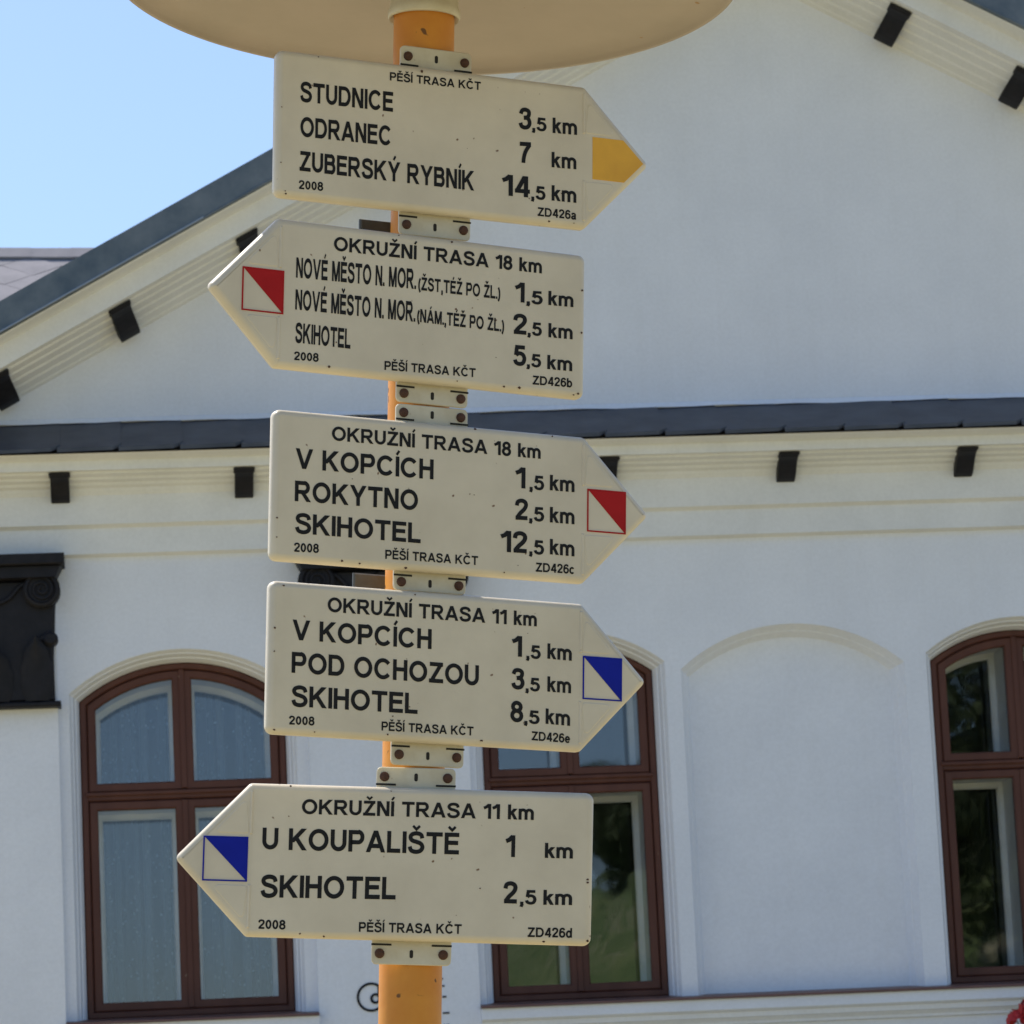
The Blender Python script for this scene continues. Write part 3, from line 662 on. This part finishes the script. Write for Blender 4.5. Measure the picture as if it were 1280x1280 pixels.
# board geometry, lines of print: (text, x, z at its left end, x, z at its right end, cap height) in metres on the board
SIGN_W, SIGN_T, SIGN_H, POST = (0.4283, 0.0897, 0.19, (-0.1729, 5.0305, 0.0569, -0.0191))
SIGN_DATA=[
 dict(u=-0.2238,h=1.3909,yaw=0.4283,tilt=0.0058,mark=[(0.2148, 0.0286), (0.2587, 0.0308), (0.2905, 0.0015), (0.2651, -0.0263), (0.2142, -0.0266)],text=[
  ('PĚŠÍ TRASA KČT', -0.0713, 0.0711, 0.0554, 0.0727, 0.011),
  ('STUDNICE', -0.193, 0.0297, -0.0665, 0.0303, 0.0259),
  ('ODRANEC', -0.1923, -0.0156, -0.0685, -0.0143, 0.0258),
  ('ZUBERSKÝ RYBNÍK', -0.1927, -0.0599, 0.0465, -0.0609, 0.0257),
  ('2008', -0.1933, -0.0835, -0.1607, -0.0828, 0.0113),
  ('3', 0.1095, 0.0277, 0.1268, 0.0287, 0.0279),
  (',5', 0.1283, 0.028, 0.1482, 0.0283, 0.0177),
  ('km', 0.1572, 0.0274, 0.1918, 0.0284, 0.0205),
  ('7', 0.1102, -0.0172, 0.127, -0.0163, 0.0278),
  ('km', 0.1559, -0.0184, 0.1909, -0.0175, 0.0205),
  ('14', 0.0867, -0.0627, 0.1253, -0.0619, 0.0277),
  (',5', 0.1273, -0.0631, 0.1471, -0.0629, 0.0176),
  ('km', 0.1561, -0.0625, 0.191, -0.0621, 0.0204),
  ('ZD426a', 0.1363, -0.0849, 0.1911, -0.0844, 0.0116),
 ]),
 dict(u=-0.2208,h=1.1694,yaw=0.4459,tilt=-0.0053,mark=[(-0.2689, 0.0276), (-0.2124, 0.0284), (-0.213, -0.0274), (-0.2683, -0.0282)],text=[
  ('OKRUŽNÍ TRASA 18 km', -0.1466, 0.0612, 0.143, 0.0635, 0.0183),
  ('NOVÉ MĚSTO N. MOR.', -0.1969, 0.021, -0.033, 0.0238, 0.0259),
  ('(ŽST,TÉŽ PO ŽL.)', -0.0299, 0.0232, 0.085, 0.0233, 0.017),
  ('NOVÉ MĚSTO N. MOR.', -0.1969, -0.0198, -0.0332, -0.0185, 0.0258),
  ('(NÁM.,TÉŽ PO ŽL.)', -0.0306, -0.0182, 0.0911, -0.0188, 0.017),
  ('SKIHOTEL', -0.1958, -0.0617, -0.1212, -0.0623, 0.0253),
  ('2008', -0.1967, -0.0842, -0.1639, -0.0833, 0.0109),
  ('PĚŠÍ TRASA KČT', -0.0741, -0.0845, 0.0521, -0.0817, 0.0115),
  ('1', 0.1063, 0.0221, 0.1191, 0.0225, 0.026),
  (',5', 0.1223, 0.0218, 0.1447, 0.0227, 0.0172),
  ('km', 0.1532, 0.0231, 0.1887, 0.0239, 0.0187),
  ('2', 0.1043, -0.0198, 0.1229, -0.0194, 0.0264),
  (',5', 0.1245, -0.0192, 0.1442, -0.0187, 0.0172),
  ('km', 0.1539, -0.0192, 0.1882, -0.0186, 0.0187),
  ('5', 0.105, -0.0604, 0.1225, -0.0601, 0.0264),
  (',5', 0.1241, -0.0605, 0.1438, -0.06, 0.0171),
  ('km', 0.1529, -0.061, 0.1882, -0.0605, 0.0186),
  ('ZD426b', 0.1324, -0.0832, 0.1885, -0.0816, 0.0117),
 ]),
 dict(u=-0.2207,h=0.9284,yaw=0.4388,tilt=0.0007,mark=[(0.2114, 0.0288), (0.267, 0.027), (0.2654, -0.0273), (0.2104, -0.0261)],text=[
  ('OKRUŽNÍ TRASA 18 km', -0.1435, 0.061, 0.1441, 0.0611, 0.018),
  ('V KOPCÍCH', -0.1912, 0.0217, -0.0045, 0.0225, 0.0255),
  ('ROKYTNO', -0.1917, -0.0196, -0.0253, -0.0187, 0.0259),
  ('SKIHOTEL', -0.1904, -0.0597, -0.021, -0.0601, 0.0254),
  ('2008', -0.1913, -0.0831, -0.1585, -0.0824, 0.0114),
  ('PĚŠÍ TRASA KČT', -0.0689, -0.0832, 0.0584, -0.0823, 0.0115),
  ('1', 0.1099, 0.0208, 0.1231, 0.0209, 0.027),
  (',5', 0.1293, 0.0206, 0.1493, 0.0208, 0.0183),
  ('km', 0.1578, 0.0215, 0.1923, 0.0216, 0.0201),
  ('2', 0.1094, -0.0202, 0.1269, -0.0197, 0.0269),
  (',5', 0.1292, -0.02, 0.1497, -0.0197, 0.0183),
  ('km', 0.1582, -0.02, 0.1926, -0.02, 0.0201),
  ('12', 0.09, -0.0628, 0.1263, -0.0623, 0.0273),
  (',5', 0.1297, -0.0625, 0.15, -0.0624, 0.0182),
  ('km', 0.1586, -0.0613, 0.1929, -0.0615, 0.02),
  ('ZD426c', 0.1389, -0.0849, 0.1931, -0.0841, 0.0117),
 ]),
 dict(u=-0.2221,h=0.7127,yaw=0.4478,tilt=-0.0007,mark=[(0.2075, 0.0294), (0.2634, 0.0284), (0.2618, -0.0267), (0.206, -0.0254)],text=[
  ('OKRUŽNÍ TRASA 11 km', -0.1463, 0.0602, 0.1408, 0.061, 0.0184),
  ('V KOPCÍCH', -0.1923, 0.0223, -0.0046, 0.0226, 0.0252),
  ('POD OCHOZOU', -0.1928, -0.0186, 0.0611, -0.0198, 0.026),
  ('SKIHOTEL', -0.1919, -0.0601, -0.0225, -0.06, 0.0259),
  ('2008', -0.1947, -0.0828, -0.1612, -0.0822, 0.0108),
  ('PĚŠÍ TRASA KČT', -0.071, -0.0833, 0.0547, -0.0829, 0.0113),
  ('1', 0.1074, 0.0208, 0.1206, 0.0208, 0.0263),
  (',5', 0.127, 0.0198, 0.1467, 0.0197, 0.017),
  ('km', 0.1565, 0.0208, 0.1906, 0.0202, 0.0197),
  ('3', 0.1069, -0.0206, 0.1245, -0.0204, 0.0262),
  (',5', 0.1265, -0.0217, 0.1461, -0.0218, 0.0169),
  ('km', 0.1569, -0.0212, 0.19, -0.0215, 0.0196),
  ('8', 0.1059, -0.062, 0.123, -0.0623, 0.0262),
  (',5', 0.125, -0.0631, 0.1461, -0.0633, 0.0169),
  ('km', 0.1549, -0.0623, 0.189, -0.0631, 0.0196),
  ('ZD426e', 0.1355, -0.0843, 0.1892, -0.0849, 0.0115),
 ]),
 dict(u=-0.2062,h=0.4661,yaw=0.0804,tilt=-0.0129,mark=[(-0.2626, 0.0265), (-0.2065, 0.0272), (-0.2065, -0.0275), (-0.2615, -0.0291)],text=[
  ('OKRUŽNÍ TRASA 11 km', -0.1416, 0.058, 0.1469, 0.0589, 0.0186),
  ('U KOUPALIŠTĚ', -0.1893, 0.0128, 0.0549, 0.0133, 0.0269),
  ('SKIHOTEL', -0.1892, -0.0465, -0.0223, -0.0446, 0.0277),
  ('2008', -0.1907, -0.0853, -0.1574, -0.0853, 0.0115),
  ('PĚŠÍ TRASA KČT', -0.0666, -0.0856, 0.0607, -0.0849, 0.012),
  ('1', 0.1134, 0.0122, 0.1246, 0.0121, 0.027),
  ('km', 0.162, 0.0122, 0.1967, 0.0123, 0.0187),
  ('2', 0.1119, -0.0455, 0.1287, -0.0455, 0.0269),
  (',5', 0.1325, -0.0459, 0.1525, -0.0458, 0.0176),
  ('km', 0.1614, -0.046, 0.1969, -0.0455, 0.0186),
  ('ZD426d', 0.1427, -0.0864, 0.1978, -0.0858, 0.012),
 ]),
]

# ================================================================== THE SIGNPOST AND ITS BOARDS
PX, PY, LX, BE = POST
axis = Vector((math.sin(LX), math.sin(BE), 1)).normalized()
base = Vector((PX, PY, 1.6))
foot = base - axis * (1.6 / axis.z)
post_q = Vector((0, 0, 1)).rotation_difference(axis)
H0 = (base - foot).length
post = thing('signpost', 'leaning orange signpost with a round cream canopy on top carrying five arrow boards', 'signpost', tuple(foot))
post.rotation_euler = post_q.to_euler()
RP0 = .0395
top = H0 + 1.70
obj('pole', lathe([(RP0, -.05)] + [(RP0, .3 * i) for i in range(0, int((H0 + 1.6) / .3))] + [(RP0, H0 + 1.63)], 64), M['pole'], post, smooth=True)
obj('collar', lathe([(RP0 + .0005, H0 + 1.578), (RP0 + .0055, H0 + 1.566), (RP0 + .0075, H0 + 1.569), (RP0 + .0075, H0 + 1.578), (RP0 + .005, H0 + 1.582), (RP0 + .005, H0 + 1.655), (RP0 + .02, H0 + 1.668)], 64), M['bracket'], post, smooth=True)
rim = .413
can = obj('canopy', lathe([(.045, .030), (.15, .026), (.28, .017), (.36, .008), (rim - .009, .0015), (rim - .007, -.0035), (rim - .002, -.004), (rim, .000), (rim + .0008, .005), (rim, .008), (.36, .019), (.26, .043), (.14, .063), (.001, .077)], 128), M['canopy'], post, smooth=True)
can.location = (0, 0, H0 + 1.628); can.rotation_euler = (R(-2.6), R(.4), 0)
obj('foot_plate', lathe([(.15, .002), (.15, .018), (.145, .022), (.06, .024), (RP0, .06)], 32, cap0=True), M['steel'], post)

SIGN_META = [
 ('right pointing cream board with a yellow mark reading STUDNICE ODRANEC, topmost on the post', 1),
 ('left pointing cream board with a red and white mark reading NOVÉ MĚSTO N. MOR.', -1),
 ('right pointing cream board with a red and white mark reading V KOPCÍCH ROKYTNO SKIHOTEL', 1),
 ('right pointing cream board with a blue and white mark reading POD OCHOZOU', 1),
 ('left pointing cream board with a blue and white mark, lowest on the post', -1)]
MKCOL = ['yellow', 'red', 'red', 'blue', 'blue']
tabs = [(.030, .0285), (0, .0245), (.0245, .0240), (0, .0280), (.0265, .0290)]
HH = SIGN_H / 2
bolt_me = mesh('bolt', *lathe([(.0001, .0045), (.0035, .0042), (.0058, .0025), (.0062, 0), (.0062, -.001)], 14)); bolt_me.materials.append(M['rust'])
for p in bolt_me.polygons: p.use_smooth = True
for i, sd in enumerate(SIGN_DATA):
    psi, tau = sd['yaw'], sd['tilt']
    X = Vector((math.cos(psi), math.sin(psi), 0)); X = (X - axis * X.dot(axis)).normalized(); N = axis.cross(X)
    X2 = math.cos(tau) * X + math.sin(tau) * axis; Z2 = -math.sin(tau) * X + math.cos(tau) * axis
    c = base + axis * sd['h'] - N * .061                     # centre of the front face's plane
    m = Matrix((X2, N, Z2)).transposed().to_4x4(); m.translation = c
    sg = thing('direction_sign', SIGN_META[i][0], 'sign', group='arrow boards on the signpost'); sg.matrix_world = m
    s_ = SIGN_META[i][1]; u = sd['u']; W_, T_ = SIGN_W, SIGN_T
    if s_ > 0: P = [(u, -HH), (u + W_, -HH), (u + W_ + T_ + .004, 0), (u + W_, HH), (u, HH)]; rr = [.010, .008, .007, .008, .010]
    else: P = [(u, -HH), (u + W_, -HH), (u + W_, HH), (u, HH), (u - T_ - .001, 0)]; rr = [.008, .010, .010, .008, .007]
    Q = round_poly(P, rr, 5)
    panel = obj('board', loft(Q, [(.002, .016), (0, .014), (0, .0072), (.0012, .0040), (.0034, .0016), (.0062, .0003), (.0085, 0)], cap=True, back=True), M['sign'], sg)
    bm = bmesh.new(); bm.from_mesh(panel.data)
    for f in bm.faces: f.smooth = len(f.verts) == 4
    bm.to_mesh(panel.data); bm.free()
    # embossed plates above and below the trail mark
    x0 = u + W_ - .001 if s_ > 0 else u + .001; mz = .0315
    k_ = T_ / HH
    def tri(sz):
        a = x0; zt = HH - .017; zb = mz
        if s_ > 0: P3 = [(a, zb), (u + W_ + T_ - zb * k_ - .014, zb), (a + .004, zt)]
        else: P3 = [(a, zb), (a - .004, zt), (u - T_ + zb * k_ + .014, zb)]
        if sz < 0: P3 = [(p[0], -p[1]) for p in reversed(P3)]
        return P3
    for sz in (1, -1):
        obj('embossed_plate', loft(round_poly(tri(sz), .0045, 3), [(0, .0001), (.0016, -.0006), (.0021, -.0006)], cap=True), M['sign'], sg)
    for sz in (1, -1):
        z0_, z1_ = (.031, HH - .010) if sz > 0 else (-HH + .010, -.031)
        xr = x0 - s_ * .0015
        obj('fold_ridge', loft([(xr - .0022, z0_), (xr + .0022, z0_), (xr + .0022, z1_), (xr - .0022, z1_)], [(0, .0001), (.0012, -.0014), (.0019, -.0016)], cap=True), M['sign'], sg)
    # trail mark
    mk = sd['mark']
    if len(mk) == 5:
        mk = [(.2145, .0285), (.2590, .0285), (.2880, .0), (.2600, -.0280), (.2145, -.0280)]
        obj('trail_mark', loft(list(reversed(mk)), [(0, .0), (.0003, -.0006)], cap=True), M['yellow'], sg)
    else:
        xa = sum(p[0] for p in mk if p[0] < sum(q[0] for q in mk) / 4) / 2; xb = sum(p[0] for p in mk if p[0] > sum(q[0] for q in mk) / 4) / 2
        sq = [(xa, -.0278), (xb, -.0278), (xb, .0278), (xa, .0278)]
        mo = obj('trail_mark', loft(sq, [(0, .0), (.0001, -.0010), (.0018, -.0010), (.0019, .0)]), M[MKCOL[i]], sg)
        obj('half_field', loft([(xb - .0019, -.0259), (xb - .0019, .0259), (xa + .0022, .0259)], [(0, -.0001), (.0001, -.0009)], cap=True), M[MKCOL[i]], mo)
    for (t, xa, za, xb, zb, cap) in sd['text']:
        obj('lettering', text_vf(t, xa, za, xb, zb, cap, -.0004), M['ink'], sg)
    # clamp plates, bolts, dark pieces painting the shade of slots ; local x of the post axis is 0
    tt, tb = tabs[i]
    for sgn, L in ((1, tt), (-1, tb)):
        if not L: continue
        za, zb = (HH - .02, HH + L) if sgn > 0 else (-HH - L, -HH + .02)
        rr = [.001, .001, .006, .006] if sgn > 0 else [.006, .006, .001, .001]
        Pq = round_poly([(-.0495, za), (.0495, za), (.0495, zb), (-.0495, zb)], rr, 3)
        br = obj('clamp_plate', loft(Pq, [(0, .0205), (0, .0178), (.0010, .0168)], cap=True, back=True), M['bracket'], sg)
        bz = sgn * (HH + L * .50 + .001)
        for bx in (-.0395, .0395):
            bo = bpy.data.objects.new('bolt', bolt_me); COL.objects.link(bo); bo.parent = br; bo.location = (bx, .0168, bz); bo.rotation_euler = (R(90), 0, 0)
        obj('slot_shade', loft(round_poly([(-.0022, bz - .0050), (.0022, bz - .0050), (.0022, bz + .0050), (-.0022, bz + .0050)], .002, 3), [(0, .0169), (0, .0164)], cap=True), M['dark'], br)  # raised dark piece painting the shade of a recess
        ez = sgn * (HH + .0045)
        for bx in (-.0375, .0375):
            obj('slit_shade', box(bx - .0125, bx + .0125, .0162, .0169, ez - .0012, ez + .0012), M['dark'], br)  # thin dark strip in place of the shade at the bend
    if i in (0, 2):
        # rear strap round the back of the pole
        for zc in (-HH - .004,):
            obj('rear_strap', bevbox(-.068, .068, .104, .109, zc - .009, zc + .012, .002), M['steel'], sg)
            for bx in (.0455,): obj('threaded_rod', prism([(bx + .003 * math.cos(a), zc + .001 + .003 * math.sin(a)) for a in [math.pi / 4 * q for q in range(8)]], 'y', .021, .1035), M['rust'], sg)

    # rusty chips along the edges of the board
    rr_ = random.Random(40 + i); xe = (u, u + W_)
    chips = [(rr_.uniform(*xe), sg_ * (HH - rr_.uniform(.0025, .0075))) for sg_ in (1, -1, -1, 1, -1, -1)] + [(u + (W_ - .006 if s_ < 0 else .006), rr_.uniform(-.07, .07)) for _ in range(2)]
    if i == 1: chips += [(u + W_ - .010, -HH + .006), (u + W_ - .016, -HH + .004)]
    chips += [(rr_.uniform(u + .02, u + W_ - .02), rr_.uniform(-.08, .08)) for _ in range(3)]
    parts = []
    for q, (cx, cz) in enumerate(chips):
        edge = max(0, .0085 - min(HH - abs(cz), abs(cx - u) if s_ > 0 else abs(u + W_ - cx))); yy = edge ** 2 * 70
        r1 = rr_.uniform(.0009, .0021) if q < len(chips) - 3 else rr_.uniform(.0006, .0011)
        poly = [(cx + r1 * rr_.uniform(.6, 1.3) * math.cos(a), cz + .8 * r1 * rr_.uniform(.6, 1.3) * math.sin(a)) for a in [2 * math.pi * k / 9 for k in range(9)]]
        parts.append(([(p[0], yy - .0009, p[1]) for p in poly] + [(cx, yy - .0012, cz)], [(k, (k + 1) % 9, 9) for k in range(9)]))
    obj('rust_chips', merge(*parts), M['rust'], sg)['kind'] = 'stuff'
